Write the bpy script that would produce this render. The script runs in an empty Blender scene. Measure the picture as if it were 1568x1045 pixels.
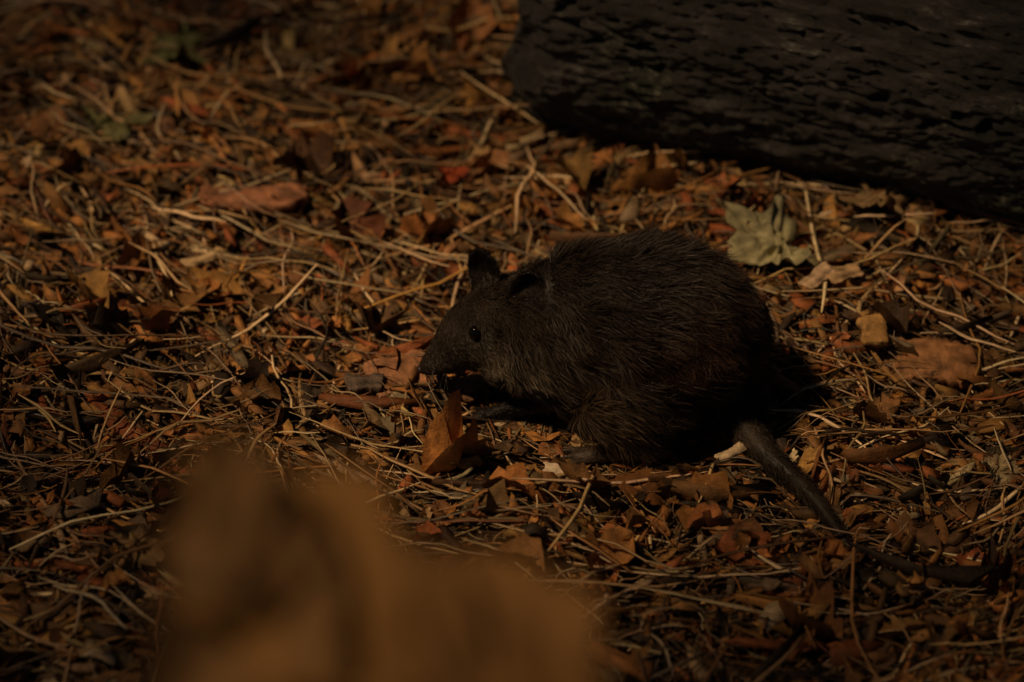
import bpy, math, numpy as np
from mathutils import Vector, Matrix
from mathutils.bvhtree import BVHTree
import bmesh
rng = np.random.default_rng(11)
scene = bpy.context.scene
COL = scene.collection

# ------------------------------------------------------------ noise
LAT = np.random.default_rng(5).random((64,64,64))
def vn(x,y,z=0.0):
    x,y,z = np.broadcast_arrays(np.asarray(x,float),np.asarray(y,float),np.asarray(z,float))
    xi=np.floor(x).astype(int); yi=np.floor(y).astype(int); zi=np.floor(z).astype(int)
    fx=x-xi; fy=y-yi; fz=z-zi
    fx=fx*fx*(3-2*fx); fy=fy*fy*(3-2*fy); fz=fz*fz*(3-2*fz)
    def L(a,b,c): return LAT[(xi+a)&63,(yi+b)&63,(zi+c)&63]
    r=0
    for a in (0,1):
        for b in (0,1):
            for c in (0,1):
                r=r+L(a,b,c)*(fx if a else 1-fx)*(fy if b else 1-fy)*(fz if c else 1-fz)
    return r*2-1
def fbm(x,y,z=0.0,o=4,g=.5):
    r=0;a=1
    for i in range(o):
        r=r+a*vn(x*2**i+i*7.3,y*2**i+i*3.1,z*2**i+i*5.7); a*=g
    return r

LA=np.array([.078,.572]); LD=np.array([.932,-.362]); LN=np.array([.362,.932]); LR=.26; LZ=.18
def logcoord(x,y):
    dx=x-LA[0]; dy=y-LA[1]
    return dx*LD[0]+dy*LD[1], dx*LN[0]+dy*LN[1]

def H(x,y):
    x=np.asarray(x,float); y=np.asarray(y,float)
    d2=((x-.08)/.26)**2+((y+.12)/.14)**2
    keep=1-np.exp(-d2*d2)
    h=(.018*fbm(x*3.1+4,y*3.1+9,0,2)+.017*fbm(x*9+1,y*9+2,3.3,3))*keep
    s,n=logcoord(x,y)
    sd=np.where(s<0,np.hypot(s,np.maximum(np.abs(n)-.187,0)),np.maximum(np.abs(n)-.187,0))
    h=h+.016*np.exp(-(sd/.06)**2)
    return h

# ------------------------------------------------------------ mesh helper
def build(name, verts, faces, mat, colors=None, smooth=False, parent=None):
    me=bpy.data.meshes.new(name)
    verts=np.ascontiguousarray(verts,dtype=np.float32).reshape(-1,3)
    faces=np.ascontiguousarray(faces,dtype=np.int32)
    nf,k=faces.shape
    me.vertices.add(len(verts)); me.vertices.foreach_set('co',verts.ravel())
    me.loops.add(nf*k); me.loops.foreach_set('vertex_index',faces.ravel())
    me.polygons.add(nf); me.polygons.foreach_set('loop_start',np.arange(0,nf*k,k,dtype=np.int32))
    me.update(calc_edges=True)
    if smooth: me.polygons.foreach_set('use_smooth',np.ones(nf,dtype=bool))
    if colors is not None:
        at=me.color_attributes.new('Col','FLOAT_COLOR','POINT')
        c=np.ones((len(verts),4),dtype=np.float32); c[:,:3]=np.asarray(colors).reshape(-1,3)
        at.data.foreach_set('color',c.ravel())
    me.materials.append(mat)
    o=bpy.data.objects.new(name,me); COL.objects.link(o)
    if parent: o.parent=parent
    return o
def grid_faces(nu,nv,closed_v=False):
    f=[]
    for i in range(nu-1):
        for j in range(nv if closed_v else nv-1):
            j2=(j+1)%nv
            f.append((i*nv+j,(i+1)*nv+j,(i+1)*nv+j2,i*nv+j2))
    return np.array(f)
def rep(faces,n,k):
    return (faces[None]+ (np.arange(n)*k)[:,None,None]).reshape(-1,faces.shape[1])

# ------------------------------------------------------------ materials
def mat_new(name):
    m=bpy.data.materials.new(name); m.use_nodes=True
    nt=m.node_tree; b=nt.nodes['Principled BSDF']
    return m,nt,b
def noise(nt,scale,detail=4,rough=.6,coord=None,mapscale=None):
    n=nt.nodes.new('ShaderNodeTexNoise'); n.inputs['Scale'].default_value=scale
    n.inputs['Detail'].default_value=detail; n.inputs['Roughness'].default_value=rough
    tc=nt.nodes.new('ShaderNodeTexCoord')
    src=tc.outputs['Object']
    if mapscale:
        if coord is not None:
            mr=nt.nodes.new('ShaderNodeMapping'); mr.inputs['Rotation'].default_value=coord
            nt.links.new(src,mr.inputs['Vector']); src=mr.outputs['Vector']
        mp=nt.nodes.new('ShaderNodeMapping'); mp.inputs['Scale'].default_value=mapscale
        nt.links.new(src,mp.inputs['Vector']); src=mp.outputs['Vector']
    nt.links.new(src,n.inputs['Vector'])
    return n
def ramp(nt,src,stops):
    r=nt.nodes.new('ShaderNodeValToRGB')
    while len(r.color_ramp.elements)<len(stops): r.color_ramp.elements.new(.5)
    for e,(p,c) in zip(r.color_ramp.elements,stops):
        e.position=p; e.color=(*c,1)
    nt.links.new(src,r.inputs['Fac']); return r
def bump(nt,b,src,strength,dist=.002):
    bp=nt.nodes.new('ShaderNodeBump'); bp.inputs['Strength'].default_value=strength
    bp.inputs['Distance'].default_value=dist
    nt.links.new(src,bp.inputs['Height']); nt.links.new(bp.outputs['Normal'],b.inputs['Normal']); return bp
def attr_mat(name,rough=.65,spec=.3,lo=.55,hi=1.25,nscale=90,bs=.6):
    m,nt,b=mat_new(name)
    a=nt.nodes.new('ShaderNodeAttribute'); a.attribute_name='Col'
    n=noise(nt,nscale,5,.7)
    r=ramp(nt,n.outputs['Fac'],[(.3,(lo,)*3),(.7,(hi,)*3)])
    mx=nt.nodes.new('ShaderNodeMix'); mx.data_type='RGBA'; mx.blend_type='MULTIPLY'; mx.inputs['Factor'].default_value=1
    nt.links.new(a.outputs['Color'],mx.inputs[6]); nt.links.new(r.outputs['Color'],mx.inputs[7])
    nt.links.new(mx.outputs[2],b.inputs['Base Color'])
    b.inputs['Roughness'].default_value=rough; b.inputs['Specular IOR Level'].default_value=spec
    if bs>0:
        n2=noise(nt,nscale*4,4,.6); bump(nt,b,n2.outputs['Fac'],bs,.0012)
    return m
M_lit=attr_mat('litter_mat',lo=.45,hi=1.35,bs=.9)
M_straw=attr_mat('straw_mat',rough=.42,spec=.6,nscale=60)
M_fur=attr_mat('fur_mat',rough=.55,spec=.35,lo=.6,hi=1.3,nscale=40,bs=0)

# ------------------------------------------------------------ ground
m,nt,b=mat_new('soil_mat')
n=noise(nt,45,8,.75); r=ramp(nt,n.outputs['Fac'],[(.3,(.010,.007,.004)),(.55,(.035,.022,.011)),(.75,(.09,.052,.024))])
nt.links.new(r.outputs['Color'],b.inputs['Base Color']); b.inputs['Roughness'].default_value=.9
n2=noise(nt,160,6,.7); bump(nt,b,n2.outputs['Fac'],1,.006)
u=np.linspace(-1,1,321); g=1.6*u+60*np.sign(u)*np.abs(u)**9
X,Y=np.meshgrid(g,g,indexing='ij')
V=np.stack([X,Y,H(X,Y)-.006],-1)
build('ground',V,grid_faces(321,321),m,smooth=True)

# ------------------------------------------------------------ litter
PAL=np.array([(.42,.175,.048),(.36,.115,.036),(.28,.135,.045),(.15,.080,.034),(.50,.32,.14),(.20,.14,.08),(.05,.031,.017),(.72,.52,.29),(.42,.21,.058)])
def pick(n,w):
    w=np.array(w,float); c=PAL[rng.choice(len(PAL),n,p=w/w.sum())]
    return c*(rng.uniform(.4,1.35,(n,1)))*rng.uniform(.93,1.07,(n,3))
def rot(yaw,pitch,roll):
    cy,sy=np.cos(yaw),np.sin(yaw); cp,sp=np.cos(pitch),np.sin(pitch); cr,sr=np.cos(roll),np.sin(roll)
    R=np.empty((len(yaw),3,3))
    R[:,0,0]=cy*cp; R[:,0,1]=cy*sp*sr-sy*cr; R[:,0,2]=cy*sp*cr+sy*sr
    R[:,1,0]=sy*cp; R[:,1,1]=sy*sp*sr+cy*cr; R[:,1,2]=sy*sp*cr-cy*sr
    R[:,2,0]=-sp;   R[:,2,1]=cp*sr;          R[:,2,2]=cp*cr
    return R
def scatter(n):
    p=np.stack([rng.uniform(-1.05,1.1,n),rng.uniform(-.85,1.25,n)],1)
    s,nn=logcoord(p[:,0],p[:,1])
    return p[~((s>-.01)&(np.abs(nn)<.20))]
def bodyfac(x,y):
    d=((x-.10)/.165)**2+((y+.135)/.095)**2
    d2=((x+.0)/.055)**2+((y+.11)/.045)**2
    ax,ay,bx,by=.215,-.15,.30,-.29
    t=np.clip(((x-ax)*(bx-ax)+(y-ay)*(by-ay))/((bx-ax)**2+(by-ay)**2),0,1)
    d3=np.hypot(x-ax-t*(bx-ax),y-ay-t*(by-ay))/.022
    dd=np.minimum(np.minimum(d,d2),d3*d3)
    return np.clip((dd-.8)/.5,0,1)
def place(loc,p,off,sp,sr):
    n=len(p)
    pref=.9*vn(p[:,0]*2.2+3,p[:,1]*2.2+8,1)
    yaw=np.where(rng.random(n)<.55,pref+rng.normal(0,.55,n),rng.uniform(0,2*np.pi,n))+np.pi*(rng.random(n)<.5)
    R=rot(yaw,rng.normal(0,sp,n),rng.normal(0,sr,n))
    w=np.einsum('nij,nkj->nki',R,loc)
    w[...,0]+=p[:,None,0]; w[...,1]+=p[:,None,1]
    bf=bodyfac(w[...,0],w[...,1]); sc=.12+.88*bf
    w[...,2]=(w[...,2]*(.25+.75*bf)+off[:,None]*sc)+H(w[...,0],w[...,1])
    return w
def straws(n,l0,l1,w0,w1,o0,offmax,pitch,weights,curve=.12,bright=1):
    p=scatter(n); n=len(p); K=8
    t=np.linspace(-.5,.5,K)[None,:]
    L=np.exp(rng.uniform(np.log(l0),np.log(l1),n))[:,None]; W=rng.uniform(w0,w1,n)[:,None]
    c1=rng.normal(0,curve,n)[:,None]; c2=rng.normal(0,curve*.6,n)[:,None]
    kink=rng.uniform(-.3,.3,n)[:,None]; ka=rng.normal(0,.4,n)[:,None]*(rng.random(n)[:,None]<.3)
    cx=L*t; cyy=L*(c1*(t*t*4-.3)+c2*np.sin(t*9))+ka*np.maximum(cx-kink*L,0)
    cz=L*(rng.normal(0,curve*.4,n)[:,None]*(t*t*4))+0
    taper=(1-.6*np.abs(t*2)**3)
    ang=np.array([.3,2.4,4.5])
    loc=np.empty((n,K,3,3))
    for j,a in enumerate(ang):
        loc[:,:,j,0]=cx; loc[:,:,j,1]=cyy+W*.5*taper*math.cos(a); loc[:,:,j,2]=cz+W*.36*taper*math.sin(a)
    loc=loc.reshape(n,K*3,3)
    w=place(loc,p,rng.uniform(o0,offmax,n),pitch,0)
    c=np.repeat(pick(n,weights)[:,None],K*3,1)*bright
    return w,rep(grid_faces(K,3,True),n,K*3),c
def chips(n,l0,l1,asp0,asp1,th,o0,offmax,tilt,weights):
    p=scatter(n); n=len(p)
    L=np.exp(rng.uniform(np.log(l0),np.log(l1),n)); W=L*np.exp(rng.uniform(np.log(asp0),np.log(asp1),n))
    base=np.array([(-.5,-.3),(-.05,-.5),(.48,-.4),(.5,.3),(.02,.5),(-.46,.4)])
    b=base[None]+rng.normal(0,.11,(n,6,2))
    T=rng.uniform(th*.4,th,n)
    loc=np.empty((n,12,3))
    loc[:,:6,0]=b[...,0]*L[:,None]; loc[:,:6,1]=b[...,1]*W[:,None]
    bend=rng.normal(0,.3,n)[:,None]
    loc[:,:6,2]=T[:,None]*rng.uniform(.5,1.3,(n,6))+bend*(b[...,0]**2)*L[:,None]
    loc[:,6:,:2]=loc[:,:6,:2]*rng.uniform(.85,1.08,(n,6,1)); loc[:,6:,2]=loc[:,:6,2]-T[:,None]*1.6
    f=[(0,1,2,5),(5,2,3,4)]+[(i,i+6,(i+1)%6+6,(i+1)%6) for i in range(6)]
    w=place(loc,p,rng.uniform(o0,offmax,n),tilt,tilt)
    c=np.repeat(pick(n,weights)[:,None],12,1); c[:,6:]*=.6
    return w,rep(np.array(f),n,12),c
def leaves(n,l0,l1,a0,a1,offmax,tilt,weights):
    p=scatter(n); n=len(p); K=9
    t=np.linspace(0,1,K)
    L=np.exp(rng.uniform(np.log(l0),np.log(l1),n))[:,None,None]; W=L*rng.uniform(a0,a1,n)[:,None,None]
    prof=(np.sin(np.pi*t**.8)**.8*.5+.01)[None,:,None]*(1+rng.normal(0,.24,(n,K,1)))
    s=np.array([-1,-.5,0,.5,1])[None,None,:]
    curlx=rng.normal(0,1.2,n)[:,None,None]; curly=rng.normal(.8,1.2,n)[:,None,None]
    loc=np.empty((n,K,5,3)); tt=(t-.5)[None,:,None]
    loc[...,0]=L*tt*np.ones_like(s)+L*.04*rng.normal(0,1,(n,K,5))
    loc[...,1]=W*prof*s*(1+rng.normal(0,.14,(n,K,5)))+L*rng.normal(0,.12,n)[:,None,None]*tt*tt*4
    loc[...,2]=L*curlx*tt*tt*.6+W*curly*(s*s)*prof*.7+W*.12*rng.normal(0,1,(n,K,5))*prof*2
    loc=loc.reshape(n,K*5,3)
    w=place(loc,p,rng.uniform(.003,offmax,n),tilt,tilt)
    c=pick(n,weights)[:,None,None]*np.ones((1,K,5,1)); c[:,:,2]*=.72; c=c*rng.uniform(.75,1.2,(n,K,5,1))
    return w,rep(grid_faces(K,5),n,K*5),c.reshape(n,K*5,3)
def merge(parts):
    v=[];f=[];c=[];o=0
    for a,b_,c_ in parts:
        v.append(a.reshape(-1,3)); f.append(b_+o); c.append(c_.reshape(-1,3)); o+=len(v[-1])
    return np.concatenate(v),np.concatenate(f),np.concatenate(c)
v,f,c=merge([
 chips(17000,.014,.042,.12,.5,.003,.001,.013,.25,[3,2,4,5,1,2,6,.3,2]),
 chips(28000,.005,.018,.10,.5,.0015,.001,.022,.38,[3,2,3,3,2,2,5,1.5,2]),
 chips(8500,.02,.05,.15,.5,.003,.010,.027,.28,[5,3,4,3,1.5,1.5,2,.7,4]),
 chips(3000,.04,.10,.06,.2,.004,.006,.028,.12,[3,2,3,4,1.5,2,4,.8,2])])
build('wood_chip_litter',v,f,M_lit,c)
v,f,c=merge([leaves(7500,.018,.05,.3,.6,.028,.4,[5,3,5,4,1.5,2,3,.3,4]),
 leaves(600,.04,.08,.4,.75,.032,.22,[5,2.5,5,3,1.5,1.2,1.5,.3,5])])
build('leaf_litter',v,f,M_lit,c)
v,f,c=merge([
 straws(26000,.015,.055,.0007,.0020,.004,.029,.18,[1,.5,2,3,4,3,3,2.2,2],.08),
 straws(11000,.04,.12,.001,.0034,.008,.035,.12,[.7,.4,1.5,2,4,3,2,3.8,2],.045),
 straws(2700,.06,.24,.0022,.0050,.014,.039,.07,[.5,.3,1,1,4,1,.6,5,1.5],.025,1.25),
 straws(800,.06,.22,.005,.011,.006,.028,.04,[1,1,2,5,.3,2,5,0,1],.05)])
build('straw_litter',v,f,M_straw,c,smooth=True)

# ------------------------------------------------------------ single leaves, bark
def lobed_leaf(name,x,y,size,yaw,col,tilt=(.1,.1),off=.025,lobes=5,depth=.45):
    n=160; a=np.linspace(0,2*np.pi,n,endpoint=False)
    r=(1-depth*(.5-.5*np.cos(a*lobes+.6*np.sin(a)))**.8)*(1+.10*vn(a*4,7.7,size*50)+.10*np.sign(np.sin(a*23))*np.abs(np.sin(a*11.5)))*(1+.25*np.cos(a))
    rings=10; V=[];C=[]
    for k in range(rings):
        q=max(k/(rings-1),.001)
        rr=r**(q)*q*size*.5
        z=size*(.05*q*q*np.sin(a*lobes)+.16*q*q*np.cos(a*2+1))+size*.07*vn(a*5,q*4,3)
        V.append(np.stack([rr*np.cos(a),rr*np.sin(a)*.85,z],-1))
        vein=(np.abs(np.sin(a*lobes/2))<.08)
        C.append(np.array(col)[None]*np.where(vein,1.35,1)[:,None]*(1-.2*q)*(1+.35*vn(a*6,q*6,9))[:,None])
    V=np.concatenate(V);C=np.concatenate(C)
    R=rot(np.array([yaw]),np.array([tilt[0]]),np.array([tilt[1]]))[0]
    V=V@R.T; V[:,0]+=x;V[:,1]+=y;V[:,2]+=float(H(x,y))+off
    return build(name,V,grid_faces(rings,n,True),M_lit,C,smooth=True)
lobed_leaf('fallen_maple_leaf',.285,.110,.140,2.4,(.38,.34,.18),off=.040,tilt=(-.1,.25),lobes=5,depth=.42)
lobed_leaf('fallen_maple_leaf',-.072,.268,.038,.3,(.42,.075,.02),off=.038,lobes=3,depth=.3,tilt=(.1,.3))
lobed_leaf('fallen_maple_leaf',.40,.17,.095,1.9,(.28,.18,.08),off=.040,tilt=(.1,.3),depth=.45)
lobed_leaf('fallen_maple_leaf',-.40,.53,.10,2.2,(.15,.15,.05),off=.034)
lobed_leaf('fallen_maple_leaf',-.47,.38,.09,.2,(.15,.14,.05),off=.034)
lobed_leaf('fallen_maple_leaf',.006,-.088,.060,.9,(.60,.32,.07),off=.012,lobes=3,depth=.25)
lobed_leaf('fallen_maple_leaf',.46,-.235,.045,.9,(.50,.38,.20),off=.034,lobes=1,depth=.2,tilt=(.2,.3))
lobed_leaf('fallen_maple_leaf',-.34,-.37,.07,.4,(.28,.17,.07),off=.034)
lobed_leaf('fallen_maple_leaf',-.055,-.215,.055,2.4,(.42,.22,.055),off=.034,lobes=3,depth=.3)
def bark(name,x,y,L,W,T,yaw,col,off=.012):
    nu,nv=34,24
    U,Vv=np.meshgrid(np.linspace(-.5,.5,nu),np.linspace(0,2*np.pi,nv,endpoint=False),indexing='ij')
    sy_=np.sign(np.cos(Vv))*np.abs(np.cos(Vv))**.45; sz_=np.sign(np.sin(Vv))*np.abs(np.sin(Vv))**.45
    end=(1-np.abs(U*2)**16*.35)*(1+.22*vn(U*5,np.sign(sy_)*2,L*90)+.08*vn(U*19,np.sign(sy_)*2,L*50))
    xx=U*L*(1+.16*vn(sy_*2.2+4,1.3,L*70)+.07*vn(sy_*7,5,L*31))
    yy=sy_*W*.5*end
    zz=sz_*T*.5*(.75+.3*vn(U*4,sy_*2,L*40))+T*.20*fbm(xx*60,yy*300,L*9,3)+.10*L*(U*U)*4*vn(L*100,3,3)
    P=np.stack([xx,yy,zz],-1).reshape(-1,3)
    C=np.array(col)[None]*(1+.6*fbm(P[:,0]*60,P[:,1]*350,2,3))[:,None]
    R=rot(np.array([yaw]),np.array([.03]),np.array([.12]))[0]
    P=P@R.T; P[:,0]+=x;P[:,1]+=y;P[:,2]+=float(H(x,y))+off
    F=grid_faces(nu,nv,True)
    F=np.concatenate([F,[(a,a+1,nv-2-a,nv-1-a) for a in range(nv//2-1)]])
    F=np.concatenate([F,[((nu-1)*nv+nv-1-a,(nu-1)*nv+nv-2-a,(nu-1)*nv+a+1,(nu-1)*nv+a) for a in range(nv//2-1)]])
    return build(name,P,F,M_lit,np.clip(C,.005,1))
bark('bark_piece',-.285,.225,.115,.036,.014,.04,(.26,.11,.05),.030)
bark('bark_piece',.425,-.055,.085,.062,.016,-.1,(.32,.15,.06),.032)
bark('bark_piece',.365,-.035,.055,.028,.010,1.5,(.38,.21,.07),.034)
bark('bark_piece',-.11,-.075,.070,.055,.010,.5,(.26,.12,.055),.024)
bark('bark_piece',-.045,-.085,.045,.038,.008,1.0,(.19,.10,.05),.014)
bark('wood_chip',.052,-.245,.046,.018,.004,-.35,(.75,.55,.38),.028)
bark('wood_chip',.315,.045,.05,.018,.004,.9,(.55,.37,.22),.040)
bark('wood_chip',.345,.055,.04,.02,.004,.5,(.44,.28,.14),.040)
bark('wood_chip',-.335,.12,.035,.014,.005,.5,(.50,.34,.17),.034)
bark('wood_chip',.21,-.21,.035,.012,.004,.7,(.54,.40,.24),.026)
bark('pine_cone',-.147,-.098,.036,.022,.016,.1,(.10,.07,.05),.026)

# ------------------------------------------------------------ log
m,nt,b=mat_new('old_log_mat')
rz=(0,0,math.radians(21.2))
n=noise(nt,20,11,.82,coord=rz,mapscale=(.6,2.0,2.0))
r=ramp(nt,n.outputs['Fac'],[(.32,(.016,.016,.016)),(.49,(.050,.048,.045)),(.58,(.11,.104,.096)),(.67,(.48,.46,.42))])
n3=noise(nt,6,5,.7); r3=ramp(nt,n3.outputs['Fac'],[(.52,(0,0,0)),(.62,(1,1,1))])
mx=nt.nodes.new('ShaderNodeMix'); mx.data_type='RGBA'; nt.links.new(r3.outputs['Color'],mx.inputs['Factor'])
nt.links.new(r.outputs['Color'],mx.inputs[6])
n4=noise(nt,90,6,.8); r4=ramp(nt,n4.outputs['Fac'],[(.38,(.016,.022,.014)),(.55,(.07,.08,.055)),(.66,(.55,.52,.40))])
nt.links.new(r4.outputs['Color'],mx.inputs[7])
nt.links.new(mx.outputs[2],b.inputs['Base Color']); b.inputs['Roughness'].default_value=.5; b.inputs['Specular IOR Level'].default_value=.5
n2=noise(nt,90,10,.88,coord=rz,mapscale=(.35,1.4,1.4)); bump(nt,b,n2.outputs['Fac'],1,.009)
nu,nv=1100,700
S=np.linspace(0,2.0,nu); TH=np.linspace(0,2*np.pi,nv,endpoint=False)
SS,TT=np.meshgrid(S,TH,indexing='ij')
cx,sx=np.cos(TT),np.sin(TT)
d=.011*fbm(SS*2.2,cx*1.8+5,sx*1.8+5,2)
wx=.25*vn(SS*4,cx*3,sx*3)
d+=.0028*fbm(SS*12,cx*10+20+wx*4,sx*10+20,5,.65)
lines=1-np.abs(fbm(SS*3+60,cx*30+9+wx*6,sx*30+9+wx*6,3,.5))
d-=.0022*np.clip(lines-.84,0,1)*5*np.clip(.5+vn(SS*6,cx*5,sx*5+40),0,1)
pit=np.clip(fbm(SS*34,cx*18+3,sx*18+3,3)-.72,0,1); d-=.03*pit
d+=.0022*fbm(SS*60,cx*50,sx*50,3,.65)
pl=fbm(SS*7+40,cx*6,sx*6,4,.6); d+=.0030*np.clip(pl*4,-.5,.5)
d-=.028*np.exp(-((SS)/.03)**2)*(1+.5*vn(TT*3,2,1))
rr=LR+d
s2=SS-.03*vn(cx*3,sx*3,4)-.016*vn(cx*11,sx*11,4)
def logpt(s,r,th):
    n=-r*np.cos(th); z=r*np.sin(th)
    return np.stack([LA[0]+s*LD[0]+n*LN[0],LA[1]+s*LD[1]+n*LN[1],LZ+z],-1)
caps=[]
for q in (.8,.6,.4,.2,.01):
    caps.append(logpt(s2[0]+.03*(1-q)+.02*vn(cx[0]*6*q,sx[0]*6*q,8),rr[0]*q,TH)[None])
V=np.concatenate([np.concatenate(caps[::-1]),logpt(s2,rr,TT)])
build('fallen_log',V,grid_faces(V.shape[0],nv,True),m,smooth=True)

# ------------------------------------------------------------ potoroo
pot=bpy.data.objects.new('potoroo',None); COL.objects.link(pot)
def loft(pts,seg=28):
    P=np.array([p[:3] for p in pts],float); A=np.array([p[3] for p in pts]); B=np.array([p[4] for p in pts])
    n=len(P); out=[];oa=[];ob=[]
    def cr(a,b_,c_,d_,t): return .5*((2*b_)+(-a+c_)*t+(2*a-5*b_+4*c_-d_)*t*t+(-a+3*b_-3*c_+d_)*t**3)
    for i in range(n-1):
        i0,i3=max(i-1,0),min(i+2,n-1)
        for t in np.linspace(0,1,5,endpoint=False):
            out.append(cr(P[i0],P[i],P[i+1],P[i3],t)); oa.append(cr(A[i0],A[i],A[i+1],A[i3],t)); ob.append(cr(B[i0],B[i],B[i+1],B[i3],t))
    out.append(P[-1]);oa.append(A[-1]);ob.append(B[-1])
    out=np.array(out); T=np.gradient(out,axis=0); T/=np.linalg.norm(T,axis=1)[:,None]
    th=np.linspace(0,2*np.pi,seg,endpoint=False); V=[]
    for p,t,a,b_ in zip(out,T,oa,ob):
        side=np.cross((0,0,1),t)
        if np.linalg.norm(side)<.05: side=np.array([0,1,0.])
        side/=np.linalg.norm(side); up=np.cross(t,side)
        V.append(p+np.cos(th)[:,None]*side*b_+np.sin(th)[:,None]*up*a)
    V=np.concatenate(V); F=[tuple(int(i) for i in q) for q in grid_faces(len(out),seg,True)]
    F.append(tuple(range(seg))); F.append(tuple(range(len(V)-1,len(V)-1-seg,-1)))
    return V,F
parts=[]
yb=-.12
parts.append(loft([(-.092,-.100,.041,.0035,.004),(-.086,-.100,.044,.0080,.007),(-.074,-.100,.053,.0150,.013),(-.058,-.100,.067,.025,.020),
 (-.038,-.100,.083,.038,.030),(-.014,-.102,.092,.050,.040),(.010,-.105,.094,.058,.047),(.034,-.108,.098,.069,.052),
 (.066,-.114,.105,.080,.060),(.116,-.120,.112,.087,.071),(.160,-.122,.103,.083,.071),(.192,-.126,.082,.064,.060),(.216,-.132,.060,.040,.040),(.236,-.138,.05,.018,.018)],36))
parts.append(loft([(-.030,-.110,.076,.014,.014),(-.016,-.113,.074,.028,.028),(.004,-.114,.074,.036,.034),(.03,-.114,.078,.043,.041),(.06,-.114,.085,.04,.04)],24))
parts.append(loft([(.197,-.130,.060,.026,.028),(.213,-.150,.050,.021,.022),(.225,-.178,.035,.016,.016),(.244,-.207,.024,.0130,.0130),(.267,-.236,.020,.0105,.0105),
 (.284,-.262,.018,.0082,.0082),(.297,-.290,.016,.0062,.0062),(.307,-.315,.014,.0045,.0045),(.315,-.335,.012,.003,.003)],16))
for sgn in (-1,1):
    def yy(d): return yb+sgn*d
    parts.append(loft([(.170,yy(.030),.085,.030,.022),(.148,yy(.046),.076,.054,.028),(.118,yy(.054),.062,.050,.027),(.090,yy(.059),.050,.030,.020),(.082,yy(.061),.038,.016,.014)],24))
    parts.append(loft([(.090,yy(.060),.044,.022,.017),(.118,yy(.064),.026,.017,.013),(.142,yy(.066),.015,.011,.010),(.152,yy(.066),.012,.008,.008)],16))
    parts.append(loft([(.156,yy(.068),.012,.006,.007),(.135,yy(.070),.012,.008,.009),(.105,yy(.071),.011,.007,.009),(.078,yy(.071),.010,.007,.009),(.060,yy(.071),.008,.004,.005)],14))
    for k,dy in enumerate((-.006,0,.006)):
        parts.append(loft([(.08,yy(.071)+dy,.009,.0035,.0035),(.060,yy(.071)+dy*1.6,.0075,.003,.003),(.046,yy(.071)+dy*1.8,.004,.0018,.0018)],8))
yf=-.108
for sgn,dx in ((-1,-.002),(1,.014)):
    def yy(d): return yf+sgn*d
    parts.append(loft([(.055,yy(.030),.085,.030,.016),(.050,yy(.034),.062,.024,.015),(.048+dx,yy(.032),.040,.014,.012),(.028+dx,yy(.026),.026,.009,.009),
      (.000+dx,yy(.020),.015,.0068,.0068),(-.014+dx,yy(.018),.009,.0055,.006),(-.026+dx,yy(.016),.006,.003,.005)],14))
    for k in range(4):
        a=(k-1.5)*.28
        bx,by=-.020+dx,yy(.017)+(k-1.5)*.003
        parts.append(loft([(bx,by,.007,.0026,.0026),(bx-.010,by+a*.010,.006,.002,.002),(bx-.018,by+a*.018,.003,.0013,.0013)],8))
def ear(base,tip,width,face):
    base=np.array(base);tip=np.array(tip); ax=tip-base; Lh=np.linalg.norm(ax); ax/=Lh
    face=np.array(face,float); face-=ax*face.dot(ax); face/=np.linalg.norm(face); sd=np.cross(ax,face)
    nu,nv=14,11; fr=[];bk=[]
    for i in range(nu):
        q=i/(nu-1); w=width*(.9+.6*q-.6*q*q)*math.sqrt(max(1-q**4,0.05))
        for j in range(nv):
            s=-1+2*j/(nv-1)
            p=base+ax*Lh*q+sd*w*s+face*(.4*w*s*s-.004*math.sin(q*3))
            fr.append(p+face*.0022); bk.append(p-face*.0022)
    V=np.array(fr+bk); N=nu*nv; F=[]
    for q in grid_faces(nu,nv): F.append(tuple(int(i) for i in q)); F.append(tuple(int(i)+N for i in q[::-1]))
    edge=[j for j in range(nv)]+[i*nv+nv-1 for i in range(1,nu)]+[(nu-1)*nv+j for j in range(nv-2,-1,-1)]+[i*nv for i in range(nu-2,0,-1)]
    for a,b_ in zip(edge,edge[1:]+edge[:1]): F.append((a,b_,b_+N,a+N))
    return V,F
parts.append(ear((.010,-.122,.138),(.022,-.126,.180),.0175,(-.35,-.9,.2)))
parts.append(ear((-.022,-.086,.132),(-.032,-.080,.175),.0165,(-.45,-.85,.1)))
V=[];F=[];o=0
for a,b_ in parts:
    V+= [tuple(p) for p in a]; F+=[tuple(i+o for i in q) for q in b_]; o+=len(a)
me=bpy.data.meshes.new('body_src'); me.from_pydata(V,[],F); me.update()
bm=bmesh.new(); bm.from_mesh(me); bmesh.ops.recalc_face_normals(bm,faces=bm.faces); bm.to_mesh(me); bm.free()
tmp=bpy.data.objects.new('tmp',me); COL.objects.link(tmp)
md=tmp.modifiers.new('r','REMESH'); md.mode='VOXEL'; md.voxel_size=.0016
md=tmp.modifiers.new('s','SMOOTH'); md.iterations=9; md.factor=.5
dg=bpy.context.evaluated_depsgraph_get(); ev=tmp.evaluated_get(dg)
body=bpy.data.meshes.new_from_object(ev); bpy.data.objects.remove(tmp)
bo=bpy.data.objects.new('body',body); COL.objects.link(bo); bo.parent=pot
nvb=len(body.vertices); co=np.empty(nvb*3); body.vertices.foreach_get('co',co); co=co.reshape(-1,3)
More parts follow.
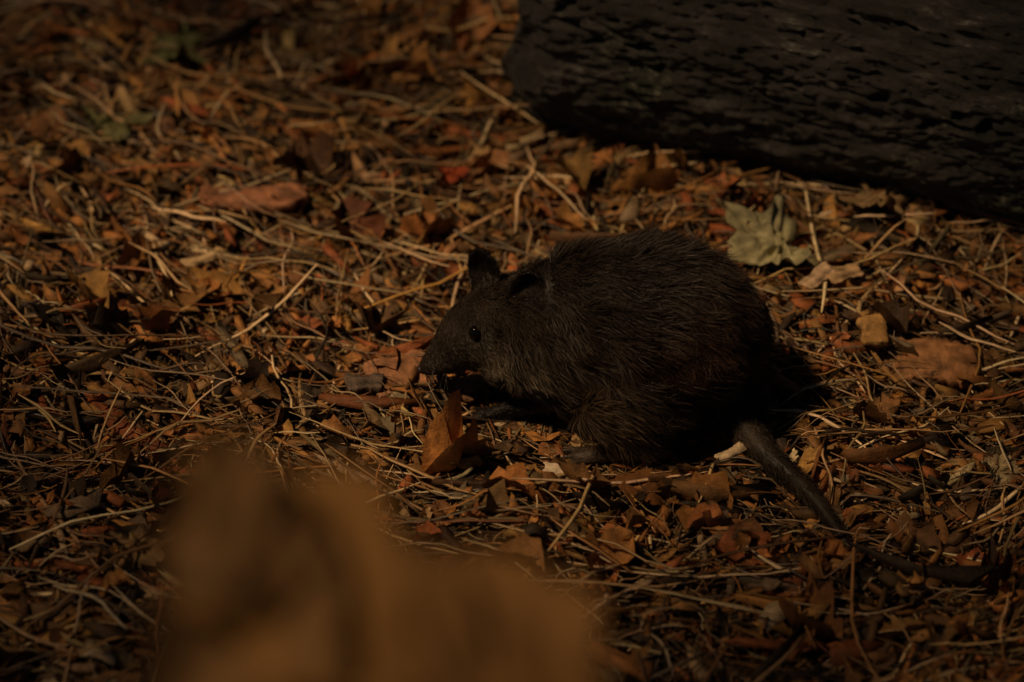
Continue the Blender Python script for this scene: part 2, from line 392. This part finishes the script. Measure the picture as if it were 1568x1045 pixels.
def coat(P):
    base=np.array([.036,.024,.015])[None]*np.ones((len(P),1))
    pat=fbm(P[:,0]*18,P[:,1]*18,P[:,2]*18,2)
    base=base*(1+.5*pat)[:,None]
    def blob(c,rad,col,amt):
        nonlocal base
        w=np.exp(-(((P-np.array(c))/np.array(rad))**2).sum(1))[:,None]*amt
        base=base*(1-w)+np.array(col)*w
    blob((.16,-.16,.13),(.06,.08,.04),(.062,.024,.012),.65)
    blob((.09,-.19,.045),(.030,.05,.035),(.16,.10,.05),.75)
    blob((-.040,-.14,.085),(.035,.04,.03),(.075,.058,.040),.6)
    blob((-.008,-.14,.078),(.022,.03,.020),(.24,.19,.125),.75)
    blob((.022,-.15,.070),(.025,.03,.028),(.19,.15,.10),.65)
    blob((.225,-.18,.035),(.02,.03,.02),(.12,.085,.055),.7)
    blob((-.066,-.12,.052),(.02,.03,.018),(.12,.09,.07),.6)
    blob((.09,-.19,.008),(.06,.02,.01),(.16,.115,.08),.8)
    blob((-.089,-.10,.042),(.006,.01,.007),(.02,.013,.012),1)
    blob((.13,-.12,.21),(.12,.08,.05),(.018,.013,.010),.8)
    blob((.016,-.13,.165),(.02,.03,.022),(.022,.015,.012),.9)
    blob((-.03,-.08,.16),(.02,.02,.02),(.026,.018,.013),.9)
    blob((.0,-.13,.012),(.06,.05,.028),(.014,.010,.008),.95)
    return base
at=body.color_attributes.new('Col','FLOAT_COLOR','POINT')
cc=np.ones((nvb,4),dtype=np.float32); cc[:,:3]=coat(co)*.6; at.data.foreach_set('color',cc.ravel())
body.materials.append(M_fur); body.polygons.foreach_set('use_smooth',np.ones(len(body.polygons),dtype=bool))
bvh=BVHTree.FromObject(bo,bpy.context.evaluated_depsgraph_get())
m,nt,b=mat_new('eye_mat'); b.inputs['Base Color'].default_value=(.004,.003,.003,1); b.inputs['Roughness'].default_value=.05; b.inputs['Specular IOR Level'].default_value=.3
eyes=[]
for sg in (-1,1):
    tgt=Vector((-.031,-.101,.091)); dirv=Vector((-.10,sg*.80,.59)).normalized()
    hit=bvh.ray_cast(tgt+dirv*.1,-dirv)[0]
    c=hit-dirv*.0024
    bm=bmesh.new(); bmesh.ops.create_uvsphere(bm,u_segments=32,v_segments=20,radius=.0076)
    me=bpy.data.meshes.new('eye'); bm.to_mesh(me); bm.free(); me.materials.append(m)
    for p in me.polygons: p.use_smooth=True
    e=bpy.data.objects.new('eye',me); e.location=c; COL.objects.link(e); e.parent=pot; eyes.append(np.array(hit))
bm=bmesh.new(); bmesh.ops.create_uvsphere(bm,u_segments=20,v_segments=12,radius=.0052)
for v_ in bm.verts: v_.co.z*=.8
me=bpy.data.meshes.new('nose'); bm.to_mesh(me); bm.free()
m2,nt,b=mat_new('nose_mat'); b.inputs['Base Color'].default_value=(.02,.012,.011,1); b.inputs['Roughness'].default_value=.35
nn=noise(nt,900,2); bump(nt,b,nn.outputs['Fac'],.4,.0005)
NOSE=(-.0895,-.100,.0430)
me.materials.append(m2); e=bpy.data.objects.new('nose',me); e.location=NOSE; COL.objects.link(e); e.parent=pot
body.calc_loop_triangles(); nt_=len(body.loop_triangles)
tri=np.empty(nt_*3,dtype=np.int32); body.loop_triangles.foreach_get('vertices',tri); tri=tri.reshape(-1,3)
nrm=np.empty(nvb*3); body.vertices.foreach_get('normal',nrm); nrm=nrm.reshape(-1,3)
A=co[tri[:,0]];B=co[tri[:,1]];C_=co[tri[:,2]]
ar=np.linalg.norm(np.cross(B-A,C_-A),axis=1)
cen=(A+B+C_)/3
ar=ar*np.where(cen[:,0]<.03,2.2,1)
NH=130000
ti=rng.choice(nt_,NH,p=ar/ar.sum()); r1=np.sqrt(rng.random(NH)); r2=rng.random(NH)
w0,w1,w2=1-r1,r1*(1-r2),r1*r2
P=A[ti]*w0[:,None]+B[ti]*w1[:,None]+C_[ti]*w2[:,None]
N=nrm[tri[ti,0]]*w0[:,None]+nrm[tri[ti,1]]*w1[:,None]+nrm[tri[ti,2]]*w2[:,None]; N/=np.linalg.norm(N,axis=1)[:,None]
keep=np.ones(NH,bool)
for e_ in eyes: keep&=np.linalg.norm(P-e_,axis=1)>.0080
keep&=np.linalg.norm(P-np.array(NOSE),axis=1)>.006
keep&=P[:,2]>.003
P=P[keep];N=N[keep];n=len(P)
L=np.full(n,.021)
x=P[:,0]
L=np.where(x<.04,.0070+.0140*np.clip((x+.035)/.075,0,1),L)
L=np.where(x<-.045,.0040,L)
earm=(P[:,2]>.150)&(x<.036); L=np.where(earm,.0050,L)
low=P[:,2]<.024; L=np.where(low,.0040,L)
tail=(P[:,1]<-.165)&(x>.205)|(x>.245); L=np.where(tail,.0060,L)
front=(x<.04)&(P[:,2]<.045)&(x>-.05); L=np.where(front,.005,L)
L*=rng.uniform(.55,1.4,n)
flow=np.stack([np.ones(n),-.05*np.ones(n),-.40*np.ones(n)],1)
flow[tail]=(.45,-.85,-.15); flow[earm]=(0,0,1); flow[front&(P[:,2]<.045)]=(-.8,0,-.4)
q=P*60
fa=np.where(tail,.25,1.0)[:,None]
flow+=fa*np.stack([vn(q[:,0],q[:,1],q[:,2]),vn(q[:,0]+9,q[:,1],q[:,2]),vn(q[:,0],q[:,1]+9,q[:,2])],1)+rng.normal(0,.24,(n,3))
flow-=N*(flow*N).sum(1)[:,None]; flow/=np.linalg.norm(flow,axis=1)[:,None]+1e-6
lift=.45+.50*vn(q[:,0]*.8,q[:,1]*.8,q[:,2]*.8)+rng.normal(0,.15,n)
lift=np.where(x<-.02,.30+rng.normal(0,.1,n),lift)
d1=flow+N*(lift+.25)[:,None]; d1/=np.linalg.norm(d1,axis=1)[:,None]
d2=flow+N*(lift-.25)[:,None]; d2/=np.linalg.norm(d2,axis=1)[:,None]
side=np.cross(d1,N+rng.normal(0,.6,(n,3))); side/=np.linalg.norm(side,axis=1)[:,None]
W=np.where(L>.008,.00032,.00020)[:,None]
p0=P-N*.0004; p1=p0+d1*L[:,None]*.5; p2=p1+d2*L[:,None]*.5
hv=np.stack([p0-side*W,p0+side*W,p1-side*W*.8,p1+side*W*.8,p2-side*W*.12,p2+side*W*.12],1)
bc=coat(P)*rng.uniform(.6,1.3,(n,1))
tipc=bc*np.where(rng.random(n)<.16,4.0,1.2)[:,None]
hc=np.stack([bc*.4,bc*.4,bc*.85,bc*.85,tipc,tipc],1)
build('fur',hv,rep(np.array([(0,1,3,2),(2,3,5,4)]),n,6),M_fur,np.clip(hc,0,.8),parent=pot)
wv=[]
for k in range(14):
    sg=-1 if k%2 else 1
    b0=np.array([-.070+rng.uniform(-.008,.008),-.1+sg*.012,.052+rng.uniform(-.004,.006)])
    dd=np.array([-.25+rng.uniform(-.4,.4),sg*1.0,rng.uniform(-.5,.3)]); dd/=np.linalg.norm(dd); Lw=rng.uniform(.02,.034)
    pts=[b0+dd*Lw*t+np.array([.2,0,-.35])*Lw*t*t for t in np.linspace(0,1,6)]
    for i,p in enumerate(pts):
        ww=.00016*(1-i/6.5); wv+= [p+(0,0,ww),p+(ww,0,-ww),p+(-ww,0,-ww)]
wf=rep(grid_faces(6,3,True),14,18)
build('whiskers',np.array(wv),wf,M_fur,np.ones((len(wv),3))*.12,parent=pot)

# ------------------------------------------------------------ foreground dry leaves on a stem
br=bpy.data.objects.new('dry_leaf_branch',None); COL.objects.link(br)
def leafmat(name,c0,c1):
    m,nt,b=mat_new(name)
    n_=noise(nt,18,3,.5); r=ramp(nt,n_.outputs['Fac'],[(.35,c0),(.65,c1)])
    nt.links.new(r.outputs['Color'],b.inputs['Base Color']); b.inputs['Roughness'].default_value=.85; b.inputs['Specular IOR Level'].default_value=.2
    return m
ma=leafmat('dry_leaf_mat',(.095,.048,.015),(.165,.082,.022))
mb_=leafmat('dark_dry_leaf_mat',(.065,.036,.014),(.12,.064,.022))  # darker mix for the two left leaves and the stem
def bigleaf(c,L,W,ang,nrm_,seed,m):
    nu,nv=30,17; nrm_=np.array(nrm_,float); nrm_/=np.linalg.norm(nrm_)
    ex=np.cross((0,1,.1),nrm_); ex/=np.linalg.norm(ex); ey=np.cross(nrm_,ex)
    d=ex*math.cos(ang)+ey*math.sin(ang); s_=np.cross(nrm_,d)
    U,S_=np.meshgrid(np.linspace(0,1,nu),np.linspace(-1,1,nv),indexing='ij')
    w=np.sin(np.pi*U**.75)**.75*W*.5*(1+.22*vn(U*6,np.sign(S_)*3,seed))+.001
    z=.12*W*np.abs(S_)**1.5*np.sin(np.pi*U)-.15*L*(U-.5)**2*2+.010*vn(U*5,S_*3,seed)
    P=np.array(c)+d*((U-.5)*L)[...,None]+s_*(S_*w)[...,None]+nrm_*z[...,None]
    return build('leaf',P,grid_faces(nu,nv),m,smooth=True,parent=br)
bigleaf((-.070,-1.248,.838),.155,.090,-.62,(.05,-.45,.9),1,ma)
bigleaf((-.115,-1.225,.864),.086,.058,1.75,(-.05,-.5,.85),2,mb_)
bigleaf((-.004,-1.266,.816),.125,.080,-.85,(.1,-.45,.9),3,ma)
bigleaf((-.104,-1.262,.828),.12,.070,1.1,(-.15,-.6,.8),4,mb_)
bigleaf((-.045,-1.29,.800),.16,.11,.1,(0,-.45,.9),5,ma)
bigleaf((-.085,-1.27,.815),.12,.09,.5,(0,-.45,.9),6,ma)
def tube(name,pts,r0,r1,par,mt,nseg=8):
    pts=np.array(pts); V=[]
    for i,p in enumerate(pts):
        rr_=r0+(r1-r0)*i/(len(pts)-1); a=np.linspace(0,2*np.pi,nseg,endpoint=False)
        V.append(p+np.stack([np.cos(a)*rr_,np.sin(a)*rr_,0*a],-1))
    return build(name,np.array(V),grid_faces(len(pts),nseg,True),mt,smooth=True,parent=par)
tube('stem',[(.02,-1.16,-.02),(.03,-1.22,.2),(.01,-1.29,.42),(-.01,-1.32,.62),(-.03,-1.31,.74),(-.05,-1.29,.80)],.006,.002,br,mb_)

# ------------------------------------------------------------ added shade tree, unseen: its gapped canopy shapes the light pool
sd=Vector((-.50,-.14,.85)).normalized()
tr=bpy.data.objects.new('added_shade_tree',None); COL.objects.link(tr)
mb,nt,b=mat_new('shade_tree_bark_mat'); nb=noise(nt,12,6,.7,mapscale=(3,3,.6)); rb=ramp(nt,nb.outputs['Fac'],[(.35,(.03,.022,.016)),(.7,(.12,.095,.07))]); nt.links.new(rb.outputs['Color'],b.inputs['Base Color']); bump(nt,b,nb.outputs['Fac'],1,.02)
ml,nt,b=mat_new('shade_tree_leaf_mat'); nb=noise(nt,3,3); rb=ramp(nt,nb.outputs['Fac'],[(.35,(.03,.05,.015)),(.7,(.08,.11,.03))]); nt.links.new(rb.outputs['Color'],b.inputs['Base Color'])
NL=17000
gx=rng.uniform(-2.2,2.2,NL); gy=rng.uniform(-2.1,2.3,NL); hz=rng.uniform(2.5,3.3,NL)
rad=np.hypot((gx-.0)/.66,(gy-.12)/.56)
prob=np.clip((rad-.48)/.72,0,1)**1.1*.90*(1+.35*vn(gx*2.5,gy*2.5,1))  # canopy thins out over the centre to leave a pool of light
k_=(rng.random(NL)<prob)
gx,gy,hz=gx[k_],gy[k_],hz[k_]; nl=len(gx)
px=gx+sd.x/sd.z*hz; py=gy+sd.y/sd.z*hz
loc=np.array([(-.5,0,0),(-.1,-.25,.05),(.5,0,-.08),(-.1,.25,.05)])[None]*rng.uniform(.07,.12,(nl,1,1))
Rm=rot(rng.uniform(0,6.28,nl),rng.normal(0,.4,nl),rng.normal(0,.4,nl))
lv=np.einsum('nij,nkj->nki',Rm,loc)+np.stack([px,py,hz],1)[:,None]
cl=lv.mean(1); t_=(cl[:,2]-.83)/sd.z
dist=np.hypot(cl[:,0]-(-.05+sd.x*t_),cl[:,1]-(-1.26+sd.y*t_))
lv=lv[dist>.24]; nl=len(lv)  # opening kept so light reaches the foreground leaves
build('leaves',lv,rep(np.array([(0,1,2,3)]),nl,4),ml,parent=tr)  # unseen canopy, added to darken the corners
tx,ty=-2.9,1.3
tube('shade_tree_trunk',[(tx,ty,-.1),(tx+.03,ty,.6),(tx-.02,ty-.04,1.4),(tx+.05,ty-.05,2.2),(tx+.15,ty-.1,3.0),(tx+.2,ty-.1,3.8)],.17,.07,tr,mb,14)
for k in range(9):
    ex=rng.uniform(-2.6,.2); ey=rng.uniform(.5,1.6) if k%2 else rng.uniform(-1.8,-.9); z0=rng.uniform(1.8,2.7)
    pts=[]
    for t in np.linspace(0,1,8):
        pts.append((tx+.08+(ex-tx)*t+.08*math.sin(t*5+k),ty-.08+(ey-ty)*t+.08*math.cos(t*4+k),z0+(3.0-z0)*t**.7))
    tube('shade_tree_branch',pts,.035,.008,tr,mb)

# ------------------------------------------------------------ light, world, camera
w=bpy.data.worlds.new('World'); scene.world=w; w.use_nodes=True
sky=w.node_tree.nodes.new('ShaderNodeTexSky'); sky.sky_type='NISHITA'; sky.sun_disc=False
sky.sun_elevation=math.asin(sd.z); sky.sun_rotation=math.atan2(sd.x,sd.y)
w.node_tree.links.new(sky.outputs['Color'],w.node_tree.nodes['Background'].inputs['Color'])
w.node_tree.nodes['Background'].inputs['Strength'].default_value=.008
sl=bpy.data.lights.new('sun','SUN'); sl.energy=2.55; sl.angle=math.radians(4); sl.color=(1,.68,.38)
so=bpy.data.objects.new('sun',sl); so.rotation_euler=(-sd).to_track_quat('-Z','Y').to_euler(); COL.objects.link(so)
cam=bpy.data.cameras.new('camera'); co_=bpy.data.objects.new('camera',cam); COL.objects.link(co_)
cam.lens=85; cam.sensor_width=36; cam.clip_end=300; cam.clip_start=.02
co_.location=(0,-1.970,1.539); co_.rotation_euler=(math.radians(90-38),0,0)
cam.dof.use_dof=True; cam.dof.focus_distance=2.33; cam.dof.aperture_fstop=2.4
scene.camera=co_
scene.view_settings.view_transform='Standard'; scene.view_settings.look='None'; scene.view_settings.exposure=0
